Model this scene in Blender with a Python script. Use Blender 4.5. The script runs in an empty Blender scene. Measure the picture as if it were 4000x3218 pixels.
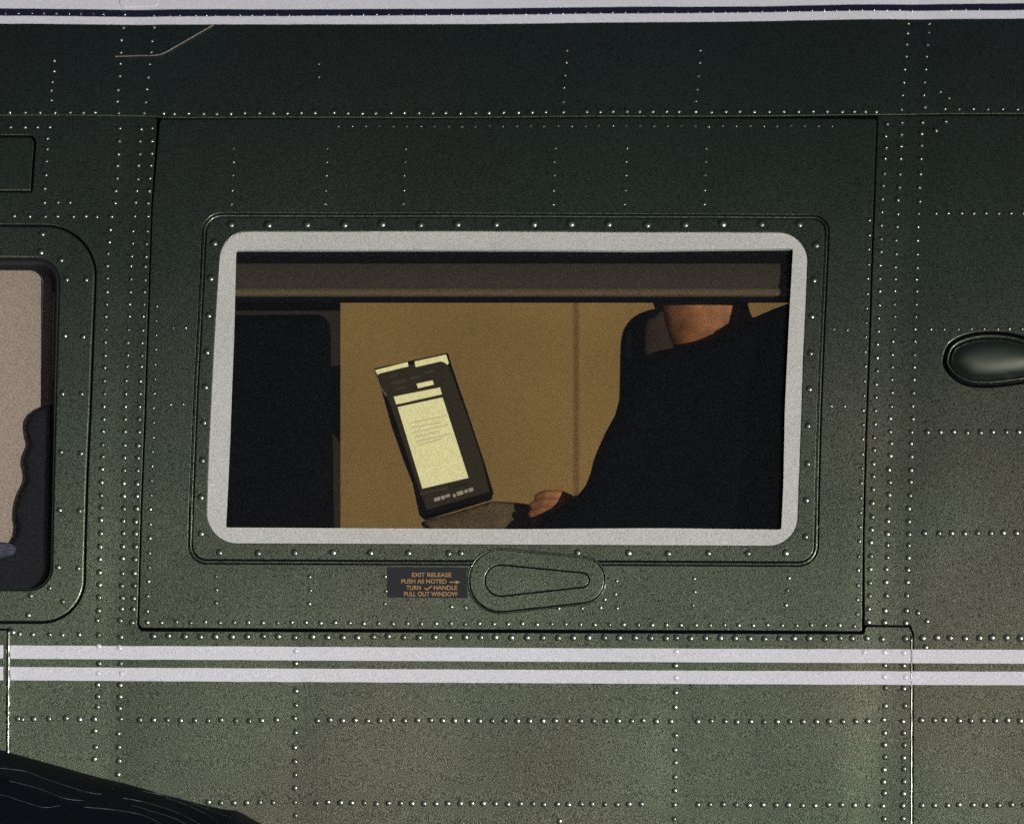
import bpy, bmesh, math, random
from mathutils import Vector, Matrix, noise
from mathutils.geometry import delaunay_2d_cdt

random.seed(7)
SC = bpy.context.scene
COL = SC.collection
rad = math.radians

# ------------------------------------------------------------------ camera, light, exposure
S = 0.00025          # metres per photograph pixel on the skin (frame is 1 m wide)
D = 30.0             # camera distance
Z0 = 2.2             # height of the frame centre above the ground
cam_d = bpy.data.cameras.new('camera')
cam = bpy.data.objects.new('camera', cam_d)
COL.objects.link(cam)
cam.location = (0, -D, Z0)
cam.rotation_euler = (rad(90), 0, 0)
cam_d.sensor_width = 36
cam_d.lens = 36 * D / (4000 * S)
cam_d.clip_start = 1
cam_d.clip_end = 5000
cam_d.dof.use_dof = True
cam_d.dof.focus_distance = D + 0.01
cam_d.dof.aperture_fstop = 7.0
SC.camera = cam

SUN_EL, SUN_AZ = 2.5, 34.0      # degrees; azimuth to the right of the line back to the camera
world = bpy.data.worlds.new('World')
SC.world = world
world.use_nodes = True
wn = world.node_tree
wn.nodes.clear()
wo = wn.nodes.new('ShaderNodeOutputWorld')
wb = wn.nodes.new('ShaderNodeBackground')
sky = wn.nodes.new('ShaderNodeTexSky')
sky.sky_type = 'NISHITA'
sky.sun_disc = False
sky.sun_elevation = rad(SUN_EL)
# direction to the sun: (sin az, -cos az) ; sun_rotation is measured from +Y clockwise
sky.sun_rotation = rad(180 - SUN_AZ)
sky.air_density = 1.0
sky.dust_density = 3.0
wb.inputs['Strength'].default_value = 0.05
wn.links.new(sky.outputs[0], wb.inputs[0])
wn.links.new(wb.outputs[0], wo.inputs[0])

sun_d = bpy.data.lights.new('sun', 'SUN')
sun_d.energy = 5.0
sun_d.angle = rad(0.6)
sun_d.color = (1.0, 0.985, 0.97)
sun = bpy.data.objects.new('sun', sun_d)
COL.objects.link(sun)
sd = Vector((math.sin(rad(SUN_AZ)) * math.cos(rad(SUN_EL)), -math.cos(rad(SUN_AZ)) * math.cos(rad(SUN_EL)), math.sin(rad(SUN_EL))))
sun.rotation_euler = sd.to_track_quat('Z', 'Y').to_euler()
sun.location = sd * 20 + Vector((0, 0, Z0))

SC.view_settings.view_transform = 'Standard'
SC.view_settings.look = 'None'
SC.view_settings.gamma = 1
SC.view_settings.exposure = -0.5
SC.cycles.use_denoising = False
SC.cycles.max_bounces = 8
SC.cycles.sample_clamp_indirect = 4

# ------------------------------------------------------------------ geometry of the hull
TB, TT = 2.0, 41.0           # elevation of the outward normal at the bottom and top of the frame


def theta(py):
    u = (3218 - py) / 3218.0
    return rad(TB + (TT - TB) * (max(0.0, u) ** 1.45 if u > 0 else u * 0.5))


# hull section: depth as the integral of the slope, tabulated every 4 pixels
_P0, _P1 = -420, 3720
_TAB = [0.0]
for _p in range(_P1, _P0, -4):
    _TAB.append(_TAB[-1] + math.tan(theta(_p - 2)) * 4 * S)
_REF = _TAB[(_P1 - 1609) // 4]


def base_y(py):
    f = (_P1 - py) / 4.0
    i = max(0, min(len(_TAB) - 2, int(f)))
    return _TAB[i] + (_TAB[i + 1] - _TAB[i]) * (f - i) - _REF


def wav(px, py):
    a = 0.00022 * math.sin(px / 190.0 + 1.3) * math.sin(py / 240.0 + 0.4)
    b = 0.00055 * noise.noise(Vector((px / 520.0, py / 420.0, 3.7)))
    c = 0.00012 * noise.noise(Vector((px / 170.0, py / 150.0, 9.1)))
    q = 0.0
    for cx, amp, sg in ((515 - 0.035 * (py - 900), 0.00055, 80), (3540 - 0.045 * (py - 900), 0.00085, 110), (1150, 0.00030 if py > 2450 else 0, 70), (2637, 0.00030 if py > 2450 else 0, 60)):
        q += amp * math.exp(-((px - cx) / sg) ** 2)
    for cy, amp in ((2810, 0.00014), (3138, 0.00014), (440, 0.0001)):
        q += amp * math.exp(-((py - cy) / 45.0) ** 2)
    return a + b * 1.8 + c - q


def H(px, py, lift=0.0):
    """point on the hull seen at photograph pixel px,py, lifted along the outward normal"""
    t = theta(py)
    y = base_y(py)
    k = (D + y) / D
    l = lift + wav(px, py)
    return Vector(((px - 2000) * S * k, y - l * math.cos(t), Z0 + (1609 - py) * S * k + l * math.sin(t)))


def Q(px, py, y):
    """point at depth y (metres behind the reference plane)"""
    k = (D + y) / D
    return Vector(((px - 2000) * S * k, y, Z0 + (1609 - py) * S * k))


# ------------------------------------------------------------------ materials
def new_mat(name):
    m = bpy.data.materials.new(name)
    m.use_nodes = True
    nt = m.node_tree
    return m, nt, nt.nodes['Principled BSDF']


def mat(name, col, rough=0.5, ior=1.5, grain=0.25, gscale=1100.0, bump=0.0, bscale=1100.0, metal=0.0, mottled=0.0,
        coat=0.0, mscale=6.0, stint=None, coatr=0.12, coatior=1.6, stint2=None):
    m, nt, b = new_mat(name)
    b.inputs['Roughness'].default_value = rough
    b.inputs['IOR'].default_value = ior
    b.inputs['Metallic'].default_value = metal
    b.inputs['Coat Weight'].default_value = coat
    b.inputs['Coat Roughness'].default_value = coatr
    b.inputs['Coat IOR'].default_value = coatior
    tc = nt.nodes.new('ShaderNodeTexCoord')
    geo = nt.nodes.new('ShaderNodeNewGeometry')
    no = nt.nodes.new('ShaderNodeTexNoise')
    no.inputs['Scale'].default_value = gscale
    no.inputs['Detail'].default_value = 1.0
    nt.links.new(geo.outputs['Position'], no.inputs['Vector'])
    mr = nt.nodes.new('ShaderNodeMapRange')
    mr.inputs[1].default_value = 0.3
    mr.inputs[2].default_value = 0.7
    mr.inputs[3].default_value = 1 - grain
    mr.inputs[4].default_value = 1 + grain
    nt.links.new(no.outputs[0], mr.inputs[0])
    last = mr.outputs[0]
    if mottled:
        n2 = nt.nodes.new('ShaderNodeTexNoise')
        n2.inputs['Scale'].default_value = mscale
        n2.inputs['Detail'].default_value = 4.0
        nt.links.new(geo.outputs['Position'], n2.inputs['Vector'])
        m2 = nt.nodes.new('ShaderNodeMapRange')
        m2.inputs[1].default_value = 0.3
        m2.inputs[2].default_value = 0.7
        m2.inputs[3].default_value = 1 - mottled
        m2.inputs[4].default_value = 1 + mottled
        nt.links.new(n2.outputs[0], m2.inputs[0])
        mu = nt.nodes.new('ShaderNodeMath')
        mu.operation = 'MULTIPLY'
        nt.links.new(last, mu.inputs[0])
        nt.links.new(m2.outputs[0], mu.inputs[1])
        last = mu.outputs[0]
    vm = nt.nodes.new('ShaderNodeVectorMath')
    vm.operation = 'SCALE'
    vm.inputs[0].default_value = col
    nt.links.new(last, vm.inputs['Scale'])
    nt.links.new(vm.outputs[0], b.inputs['Base Color'])
    if stint: b.inputs['Specular Tint'].default_value = (*stint, 1)
    if stint2:  # second tint in patches imitates brownish reflections in the gloss
        n4 = nt.nodes.new('ShaderNodeTexNoise')
        n4.inputs['Scale'].default_value = 2.6
        n4.inputs['Detail'].default_value = 2.0
        mp = nt.nodes.new('ShaderNodeMapRange')
        mp.inputs[1].default_value = 0.4
        mp.inputs[2].default_value = 0.62
        mx = nt.nodes.new('ShaderNodeMix')
        mx.data_type = 'RGBA'
        mx.inputs['A'].default_value = (*stint, 1)
        mx.inputs['B'].default_value = (*stint2, 1)
        nt.links.new(geo.outputs['Position'], n4.inputs['Vector'])
        nt.links.new(n4.outputs[0], mp.inputs[0])
        nt.links.new(mp.outputs[0], mx.inputs['Factor'])
        v5 = nt.nodes.new('ShaderNodeVectorMath')
        v5.operation = 'SCALE'
        nt.links.new(mx.outputs['Result'], v5.inputs[0])
        nt.links.new(mr.outputs[0], v5.inputs['Scale'])
        nt.links.new(v5.outputs[0], b.inputs['Specular Tint'])
    if bump:
        bp = nt.nodes.new('ShaderNodeBump')
        bp.inputs['Strength'].default_value = 1.0
        bp.inputs['Distance'].default_value = bump
        n3 = nt.nodes.new('ShaderNodeTexNoise')
        n3.inputs['Scale'].default_value = bscale
        n3.inputs['Detail'].default_value = 2.0
        nt.links.new(geo.outputs['Position'], n3.inputs['Vector'])
        nt.links.new(n3.outputs[0], bp.inputs['Height'])
        nt.links.new(bp.outputs[0], b.inputs['Normal'])
    return m


M = {}
M['green'] = mat('dark_green_gloss_paint', (0.0003, 0.0042, 0.0074), 0.43, 2.10, 0.72, 900, bump=0.00018, bscale=1100, mottled=0.15, mscale=5, coat=0.5, stint=(0.80, 0.99, 0.66), coatr=0.15, coatior=1.5, stint2=(0.98, 0.99, 0.71))
M['rivet'] = mat('dark_green_gloss_rivet_head', (0.003, 0.007, 0.007), 0.48, 1.95, 0.3, 900, coat=1.0, stint=(0.86, 1.0, 0.74), coatr=0.21, coatior=2.3)
M['white'] = mat('white_gloss_paint', (0.60, 0.605, 0.65), 0.35, 1.5, 0.22, 900, mottled=0.03)
M['rivet_w'] = mat('white_gloss_rivet_head', (0.60, 0.605, 0.65), 0.35, 1.5, 0.1, 900, coat=1.0, coatr=0.2, coatior=2.0)
M['rivet_n'] = mat('navy_gloss_rivet_head', (0.012, 0.013, 0.03), 0.35, 1.5, 0.1, 900, coat=1.0, coatr=0.2, coatior=2.4)
M['navy'] = mat('navy_stripe_paint', (0.012, 0.013, 0.03), 0.3, 1.5, 0.4, 900)
M['seal'] = mat('pale_window_sealant', (0.45, 0.455, 0.425), 0.55, 1.45, 0.3, 900, mottled=0.05, mscale=12)
M['gap'] = mat('black_joint_sealant', (0.002, 0.002, 0.003), 1.0, 1.1, 0.4)
M['rubber'] = mat('black_rubber', (0.004, 0.004, 0.006), 0.6, 1.4, 0.5)
M['fairing'] = mat('black_satin_paint', (0.0025, 0.003, 0.006), 0.55, 1.25, 0.5, 900, bump=0.0001)
M['placard'] = mat('dark_violet_grey_placard', (0.011, 0.011, 0.015), 0.8, 1.45, 0.4)
M['orange'] = mat('orange_lettering', (0.33, 0.20, 0.07), 0.6, 1.45, 0.2)
M['tan'] = mat('tan_cabin_lining', (0.29, 0.225, 0.112), 0.8, 1.4, 0.9, 800, mottled=0.2, mscale=5)
M['valance'] = mat('brown_cabin_trim', (0.075, 0.062, 0.045), 0.8, 1.3, 0.4, 700)
M['lip'] = mat('lit_edge_brown_trim', (0.21, 0.155, 0.095), 0.8, 1.3, 0.4, 700)  # lighter than the rail, standing for light on its lower edge
M['dark_trim'] = mat('near_black_cabin_trim', (0.003, 0.003, 0.006), 0.9, 1.2, 0.5, 700)
M['bulkhead'] = mat('dark_brown_bulkhead', (0.045, 0.032, 0.022), 0.9, 1.3, 0.4, 700)
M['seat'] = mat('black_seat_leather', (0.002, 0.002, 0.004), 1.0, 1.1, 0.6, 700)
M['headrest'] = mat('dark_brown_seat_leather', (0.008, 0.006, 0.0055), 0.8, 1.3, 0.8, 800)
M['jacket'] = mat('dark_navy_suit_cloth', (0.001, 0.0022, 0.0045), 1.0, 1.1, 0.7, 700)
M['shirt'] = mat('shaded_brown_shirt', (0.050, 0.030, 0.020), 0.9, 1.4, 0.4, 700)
M['skin'] = mat('skin', (0.50, 0.20, 0.08), 0.6, 1.4, 0.4, 900, mottled=0.4, mscale=45)
M['blind'] = mat('beige_blind_fabric', (0.37, 0.30, 0.25), 0.85, 1.4, 0.35, 900, mottled=0.03)
M['blind2'] = mat('brown_beige_blind_edge', (0.27, 0.205, 0.17), 0.85, 1.4, 0.35, 900)
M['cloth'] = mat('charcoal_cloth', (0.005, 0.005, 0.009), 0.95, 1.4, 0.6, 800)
M['bluecloth'] = mat('grey_blue_cloth', (0.06, 0.062, 0.10), 0.9, 1.4, 0.4, 500, mottled=0.5, mscale=60)
M['phone'] = mat('black_phone_case', (0.008, 0.006, 0.006), 0.35, 1.5, 0.5, 700)
M['phone_rim'] = mat('steel_phone_rim', (0.25, 0.23, 0.2), 0.3, 1.5, 0.3, 700)
M['concrete'] = mat('airfield_concrete', (0.10, 0.10, 0.085), 0.9, 1.4, 0.3, 2.0)
M['flap'] = mat('dim_brown_leather', (0.17, 0.115, 0.062), 0.8, 1.3, 0.5, 700, mottled=0.3, mscale=40)
M['crease_glint'] = mat('crease_glint_grey', (0.05, 0.055, 0.065), 0.4, 1.5, 0.5, 900)  # paler grey for the highlights along the fairing wrinkles
M['edge'] = mat('worn_grey_edge', (0.16, 0.15, 0.13), 0.4, 1.5, 0.4, 900)

def emis(name, col, strength, grain=0.12):
    m = bpy.data.materials.new(name)
    m.use_nodes = True
    nt = m.node_tree
    nt.nodes.clear()
    o = nt.nodes.new('ShaderNodeOutputMaterial')
    e = nt.nodes.new('ShaderNodeEmission')
    g = nt.nodes.new('ShaderNodeNewGeometry')
    n = nt.nodes.new('ShaderNodeTexNoise')
    n.inputs['Scale'].default_value = 900
    r = nt.nodes.new('ShaderNodeMapRange')
    r.inputs[1].default_value = .3
    r.inputs[2].default_value = .7
    r.inputs[3].default_value = strength * (1 - grain)
    r.inputs[4].default_value = strength * (1 + grain)
    e.inputs[0].default_value = (*col, 1)
    nt.links.new(g.outputs['Position'], n.inputs['Vector'])
    nt.links.new(n.outputs[0], r.inputs[0])
    nt.links.new(r.outputs[0], e.inputs[1])
    nt.links.new(e.outputs[0], o.inputs[0])
    return m


M['screen_bright'] = emis('lit_screen', (0.84, 0.77, 0.40), 1.75, 0.3)
M['screen_line'] = emis('lit_screen_grey_print', (0.64, 0.58, 0.32), 1.65)
M['screen_dim'] = emis('dim_screen_text', (0.26, 0.22, 0.16), 2.2, 0.4)
M['screen_faint'] = emis('faint_screen_print', (0.060, 0.048, 0.030), 1.6, 0.4)
M['screen_dark'] = emis('dark_screen_area', (0.030, 0.024, 0.014), 1.8, 0.4)


def glass(name, tint, rough=0.02):
    m = bpy.data.materials.new(name)
    m.use_nodes = True
    nt = m.node_tree
    nt.nodes.clear()
    o = nt.nodes.new('ShaderNodeOutputMaterial')
    mix = nt.nodes.new('ShaderNodeMixShader')
    tr = nt.nodes.new('ShaderNodeBsdfTransparent')
    gl = nt.nodes.new('ShaderNodeBsdfGlossy')
    fr = nt.nodes.new('ShaderNodeFresnel')
    fr.inputs[0].default_value = 1.3
    tr.inputs[0].default_value = (*tint, 1)
    gl.inputs['Roughness'].default_value = rough
    nt.links.new(fr.outputs[0], mix.inputs[0])
    # hazy veil and grain over the pane, put in as a pale diffuse speckle
    du = nt.nodes.new('ShaderNodeBsdfDiffuse')
    du.inputs[0].default_value = (0.62, 0.66, 0.8, 1)
    g = nt.nodes.new('ShaderNodeNewGeometry')
    no = nt.nodes.new('ShaderNodeTexNoise')
    no.inputs['Scale'].default_value = 1000
    mr = nt.nodes.new('ShaderNodeMapRange')
    mr.inputs[1].default_value = 0.38
    mr.inputs[2].default_value = 0.72
    mr.inputs[3].default_value = 0.0
    mr.inputs[4].default_value = 0.014
    dm = nt.nodes.new('ShaderNodeMixShader')
    nt.links.new(g.outputs['Position'], no.inputs['Vector'])
    nt.links.new(no.outputs[0], mr.inputs[0])
    nt.links.new(mr.outputs[0], dm.inputs[0])
    nt.links.new(tr.outputs[0], dm.inputs[1])
    nt.links.new(du.outputs[0], dm.inputs[2])
    nt.links.new(dm.outputs[0], mix.inputs[1])
    nt.links.new(gl.outputs[0], mix.inputs[2])
    nt.links.new(mix.outputs[0], o.inputs[0])
    return m


M['glass'] = glass('tinted_window_glass', (0.8, 0.8, 0.78))
M['glass_clear'] = glass('window_glass', (0.93, 0.93, 0.92))

# ------------------------------------------------------------------ helpers
def W(o):
    if o is None: return Matrix()
    return W(o.parent) @ o.matrix_parent_inverse @ o.matrix_basis


def attach(o, parent):
    o.parent = parent
    if parent is not None:
        o.matrix_parent_inverse = W(parent).inverted()


def link(name, me, m, parent=None, smooth=True):
    if m is not None and not me.materials:
        me.materials.append(m)
    if smooth:
        me.polygons.foreach_set('use_smooth', [True] * len(me.polygons))
    o = bpy.data.objects.new(name, me)
    COL.objects.link(o)
    if parent is not None:
        attach(o, parent)
    return o


def mesh_of(name, vs, fs):
    me = bpy.data.meshes.new(name)
    me.from_pydata([tuple(v) for v in vs], [], fs)
    me.update()
    return me


def tag(o, label=None, cat=None, group=None, kind=None):
    if label: o['label'] = label
    if cat: o['category'] = cat
    if group: o['group'] = group
    if kind: o['kind'] = kind
    return o


def empty(name, loc):
    o = bpy.data.objects.new(name, None)
    COL.objects.link(o)
    o.location = loc
    o.empty_display_size = 0.05
    return o


def area(p):
    return 0.5 * sum(p[i][0] * p[(i + 1) % len(p)][1] - p[(i + 1) % len(p)][0] * p[i][1] for i in range(len(p)))


def dens(p, step=55, closed=True):
    out = []
    n = len(p)
    for i in range(n if closed else n - 1):
        a, b = p[i], p[(i + 1) % n]
        L = math.hypot(b[0] - a[0], b[1] - a[1])
        k = max(1, int(math.ceil(L / step)))
        for j in range(k):
            out.append((a[0] + (b[0] - a[0]) * j / k, a[1] + (b[1] - a[1]) * j / k))
    if not closed:
        out.append(tuple(p[-1]))
    return out


def rpoly(c, seg=8, step=55):
    """closed polygon from corners (x, y, radius)"""
    out = []
    n = len(c)
    for i in range(n):
        p0 = Vector(c[i - 1][:2]); p = Vector(c[i][:2]); p1 = Vector(c[(i + 1) % n][:2])
        r = c[i][2] if len(c[i]) > 2 else 0
        a = (p0 - p).normalized(); b = (p1 - p).normalized()
        ang = a.angle(b)
        if r <= 0 or ang > math.pi - 0.02:
            out.append(tuple(p)); continue
        t = r / math.tan(ang / 2)
        s0 = p + a * t; s1 = p + b * t
        cen = p + (a + b).normalized() * (r / math.sin(ang / 2))
        v0 = s0 - cen; v1 = s1 - cen
        tot = v0.angle(v1)
        sg = 1 if v0.x * v1.y - v0.y * v1.x > 0 else -1
        for k in range(seg + 1):
            q = tot * k / seg * sg
            out.append((cen.x + v0.x * math.cos(q) - v0.y * math.sin(q), cen.y + v0.x * math.sin(q) + v0.y * math.cos(q)))
    return dens(out, step)


def smooth_closed(pts, sub=6):
    """Catmull-Rom through closed points"""
    out = []
    n = len(pts)
    for i in range(n):
        p0, p1, p2, p3 = [Vector(pts[(i + k) % n][:2]) for k in (-1, 0, 1, 2)]
        for k in range(sub):
            t = k / sub
            q = 0.5 * ((2 * p1) + (p2 - p0) * t + (2 * p0 - 5 * p1 + 4 * p2 - p3) * t * t + (3 * p1 - p0 - 3 * p2 + p3) * t ** 3)
            out.append((q.x, q.y))
    return out


def smooth_open(pts, sub=6):
    out = []
    n = len(pts)
    for i in range(n - 1):
        p0 = Vector(pts[max(0, i - 1)][:2]); p1 = Vector(pts[i][:2]); p2 = Vector(pts[i + 1][:2]); p3 = Vector(pts[min(n - 1, i + 2)][:2])
        for k in range(sub):
            t = k / sub
            q = 0.5 * ((2 * p1) + (p2 - p0) * t + (2 * p0 - 5 * p1 + 4 * p2 - p3) * t * t + (3 * p1 - p0 - 3 * p2 + p3) * t ** 3)
            out.append((q.x, q.y))
    out.append(tuple(pts[-1][:2]))
    return out


def offset(p, d):
    """grow (d>0) or shrink (d<0) a closed polygon, same vertex count"""
    n = len(p)
    sg = 1 if area(p) > 0 else -1
    out = []
    for i in range(n):
        a, b, c = p[i - 1], p[i], p[(i + 1) % n]
        e1 = Vector((b[0] - a[0], b[1] - a[1])); e2 = Vector((c[0] - b[0], c[1] - b[1]))
        if e1.length < 1e-6: e1 = e2
        if e2.length < 1e-6: e2 = e1
        n1 = Vector((e1.y, -e1.x)).normalized() * sg; n2 = Vector((e2.y, -e2.x)).normalized() * sg
        m = n1 + n2
        if m.length < 1e-6: m = n1
        m.normalize()
        k = 1 / max(0.4, m.dot(n1))
        out.append((b[0] + m.x * d * k, b[1] + m.y * d * k))
    return out


def inside(x, y, p):
    r = False
    j = len(p) - 1
    for i in range(len(p)):
        xi, yi = p[i]; xj, yj = p[j]
        if (yi > y) != (yj > y) and x < (xj - xi) * (y - yi) / (yj - yi) + xi:
            r = not r
        j = i
    return r


def dist_poly(x, y, p):
    best = 1e9
    n = len(p)
    for i in range(n):
        ax, ay = p[i]; bx, by = p[(i + 1) % n]
        dx, dy = bx - ax, by - ay
        L = dx * dx + dy * dy
        t = 0 if L == 0 else max(0, min(1, ((x - ax) * dx + (y - ay) * dy) / L))
        d = math.hypot(x - ax - t * dx, y - ay - t * dy)
        if d < best: best = d
    return best


def fill(outer, holes=(), gx=90, gy=60):
    """triangulate a polygon with holes with interior grid points; returns 2D verts, faces"""
    pts = []; edges = []
    for lp in [outer] + list(holes):
        s = len(pts)
        pts += [Vector(q) for q in lp]
        edges += [(s + i, s + (i + 1) % len(lp)) for i in range(len(lp))]
    xs = [q[0] for q in outer]; ys = [q[1] for q in outer]
    x0, x1, y0, y1 = min(xs), max(xs), min(ys), max(ys)
    nx = int((x1 - x0) / gx); ny = int((y1 - y0) / gy)
    md = min(gx, gy) * 0.35
    for j in range(1, ny + 1):
        for i in range(1, nx + 1):
            x = x0 + (x1 - x0) * (i + (0.5 if j % 2 else 0) - 0.25) / (nx + 1); y = y0 + (y1 - y0) * j / (ny + 1)
            if inside(x, y, outer) and not any(inside(x, y, h) for h in holes):
                if all(dist_poly(x, y, lp) > md for lp in [outer] + list(holes)):
                    pts.append(Vector((x, y)))
    v, e, f, *_ = delaunay_2d_cdt(pts, edges, [], 0, 1e-4)
    ff = []
    for t in f:
        cx = sum(v[k].x for k in t) / 3; cy = sum(v[k].y for k in t) / 3
        ar = abs((v[t[1]].x - v[t[0]].x) * (v[t[2]].y - v[t[0]].y) - (v[t[2]].x - v[t[0]].x) * (v[t[1]].y - v[t[0]].y))
        if ar > 0.8 and inside(cx, cy, outer) and not any(inside(cx, cy, h) for h in holes):
            ff.append(tuple(t))
    return [(q.x, q.y) for q in v], ff


def orient(vs, fs, toward=Vector((0, -1, 0.2))):
    out = []
    for f in fs:
        n = (vs[f[1]] - vs[f[0]]).cross(vs[f[2]] - vs[f[0]])
        out.append(tuple(f) if n.dot(toward) > 0 else tuple(reversed(f)))
    return out


def plate(name, outer, m, parent, holes=(), lift=0.0, w=5.0, thick=0.0025, gx=90, gy=60, on=None, round_holes=True):
    """sheet of metal lying on the hull: flat top that follows it, rounded edges, real thickness"""
    on = on or H
    top = offset(outer, -(w + 2.5))
    htop = [offset(h, (w + 2.5)) for h in holes]
    v2, fs = fill(top, htop, gx, gy)
    vs = [on(x, y, lift) for x, y in v2]
    fs = orient(vs, fs)
    n_arc = 4

    def ring(lp, sgn):
        rows = [(sgn * (w + 2.5), 0.0), (sgn * w, 0.0)]
        for k in range(1, n_arc + 1):
            t = math.pi / 2 * k / n_arc
            rows.append((sgn * w * (1 - math.sin(t)), -w * S * (1 - math.cos(t))))
        rows.append((0.0, -max(thick, w * S)))
        prev = None
        for off, dz in rows:
            lpk = offset(lp, off) if off else lp
            base = len(vs)
            vs.extend(on(x, y, lift + dz) for x, y in lpk)
            if prev is not None:
                n = len(lp)
                for i in range(n):
                    fs.append((prev + i, prev + (i + 1) % n, base + (i + 1) % n, base + i) if flip else (prev + (i + 1) % n, prev + i, base + i, base + (i + 1) % n))
            prev = base
    flip = area(outer) > 0
    ring(outer, -1)
    for h in holes:
        flip = not (area(h) > 0)
        ring(h, 1)
    me = mesh_of(name, vs, fs)
    bm = bmesh.new(); bm.from_mesh(me)
    bmesh.ops.remove_doubles(bm, verts=bm.verts, dist=1e-6)
    bmesh.ops.recalc_face_normals(bm, faces=bm.faces)
    bm.faces.ensure_lookup_table()
    # make sure the large top faces the camera
    s = sum((f.normal.y * f.calc_area()) for f in bm.faces)
    if s > 0:
        bmesh.ops.reverse_faces(bm, faces=bm.faces)
    bm.to_mesh(me); bm.free()
    o = link(name, me, m, parent)
    hull_normals(me, lift, on)
    return o


def hull_normals(me, lift, on):
    """exact hull normals on the flat top, so its shading is as smooth as rolled sheet"""
    ns = []
    for v in me.vertices:
        px, py = 2000 + v.co.x / S, 1609 - (v.co.z - Z0) / S
        for _ in range(5):
            q = on(px, py, lift)
            px += (v.co.x - q.x) / S; py -= (v.co.z - q.z) / S
        if (on(px, py, lift) - v.co).length < 8e-6:
            a = on(px + 4, py, lift) - on(px - 4, py, lift); b = on(px, py - 4, lift) - on(px, py + 4, lift)
            ns.append(a.cross(b).normalized())
        else:
            ns.append(v.normal.copy())
    me.normals_split_custom_set_from_vertices(ns)


def strip(name, upper, lower, m, parent, lift=0.0012, on=None):
    """painted band between two edge curves given as lists of (x, y)"""
    on = on or H
    def yat(c, x):
        for i in range(len(c) - 1):
            if c[i][0] <= x <= c[i + 1][0]:
                t = (x - c[i][0]) / (c[i + 1][0] - c[i][0])
                return c[i][1] * (1 - t) + c[i + 1][1] * t
        return c[-1][1]
    vs = []; fs = []
    xs = [upper[0][0] + (upper[-1][0] - upper[0][0]) * i / 110 for i in range(111)]
    K = max(2, int(abs(upper[0][1] - lower[0][1]) / 40) + 2)
    for x in xs:
        a, b = yat(upper, x), yat(lower, x)
        j = 0.9 * noise.noise(Vector((x / 90.0, a / 50.0, 0)))
        for k in range(K):
            vs.append(on(x, a + (b - a) * k / (K - 1) + j, lift))
    for i in range(110):
        for k in range(K - 1):
            q = i * K + k
            fs.append((q, q + 1, q + K + 1, q + K))
    fs = orient(vs, fs)
    return link(name, mesh_of(name, vs, fs), m, parent)


def tube(name, pts, r, m, parent, seg=6, taper=None):
    vs = []; fs = []
    n = len(pts)
    for i, p in enumerate(pts):
        d = (pts[min(n - 1, i + 1)] - pts[max(0, i - 1)]).normalized()
        u = d.cross(Vector((0, 1, 0.01))).normalized(); v = d.cross(u)
        rr = r if taper is None else taper[i]
        for k in range(seg):
            a = 2 * math.pi * k / seg
            vs.append(p + (u * math.cos(a) + v * math.sin(a)) * rr)
    for i in range(n - 1):
        for k in range(seg):
            fs.append((i * seg + k, i * seg + (k + 1) % seg, (i + 1) * seg + (k + 1) % seg, (i + 1) * seg + k))
    fs.append(tuple(range(seg))); fs.append(tuple((n - 1) * seg + k for k in reversed(range(seg))))
    return link(name, mesh_of(name, vs, fs), m, parent)


def inflate(name, outline, m, parent, y, thick, soft, gx=40, gy=40, tilt=None, back=True):
    """solid body with the given outline at depth y, rounded over a width 'soft' px, 'thick' m to each side"""
    v2, fs = fill(outline, (), gx, gy)
    no = len(outline)
    ds = [0.0 if i < no and dist_poly(x, yy, outline) < 0.5 else dist_poly(x, yy, outline) for i, (x, yy) in enumerate(v2)]
    hs = [thick * math.sqrt(max(0, 1 - (1 - min(1, d / soft)) ** 2)) for d in ds]
    dep = (lambda a, b: 0) if tilt is None else tilt
    vs = [Q(x, yy, y + dep(x, yy) - h) for (x, yy), h in zip(v2, hs)]
    fs = orient(vs, fs, Vector((0, -1, 0)))
    if back:
        off = len(vs)
        vs2 = [Q(x, yy, y + dep(x, yy) + h + 1e-5) for (x, yy), h in zip(v2, hs)]
        fs = fs + [tuple(off + k for k in reversed(f)) for f in fs]
        vs = vs + vs2
    me = mesh_of(name, vs, fs)
    bm = bmesh.new(); bm.from_mesh(me)
    bmesh.ops.remove_doubles(bm, verts=bm.verts, dist=2e-5)
    bm.to_mesh(me); bm.free()
    return link(name, me, m, parent)


def slab(name, quad, y0, y1, m, parent, bevel=0.0):
    """box whose front outline is quad (px) from depth y0 to y1"""
    n = len(quad)
    vs = [Q(x, y, y0) for x, y in quad] + [Q(x, y, y1) for x, y in quad]
    fs = [tuple(range(n)), tuple(reversed(range(n, 2 * n)))] + [(i, (i + 1) % n, n + (i + 1) % n, n + i) for i in range(n)]
    me = mesh_of(name, vs, fs)
    bm = bmesh.new(); bm.from_mesh(me)
    if bevel:
        bmesh.ops.bevel(bm, geom=list(bm.edges), offset=bevel, segments=3, affect='EDGES', profile=0.5)
    bmesh.ops.recalc_face_normals(bm, faces=bm.faces)
    bm.to_mesh(me); bm.free()
    return link(name, me, m, parent, smooth=False)


# ================================================================== ground (what the hull mirrors)
gm = mesh_of('ground', [(-2500, -2500, 0), (2500, -2500, 0), (2500, 2500, 0), (-2500, 2500, 0)], [(0, 1, 2, 3)])
tag(link('ground', gm, M['concrete'], smooth=False), kind='structure')

# ================================================================== helicopter
heli = empty('helicopter', (0, 0.6, Z0 - 1.2))
tag(heli, 'dark green helicopter side with white stripes, rivet rows and a white-sealed window', 'helicopter')

X0, X1, Y0, Y1 = -450, 4450, -260, 3480

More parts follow.
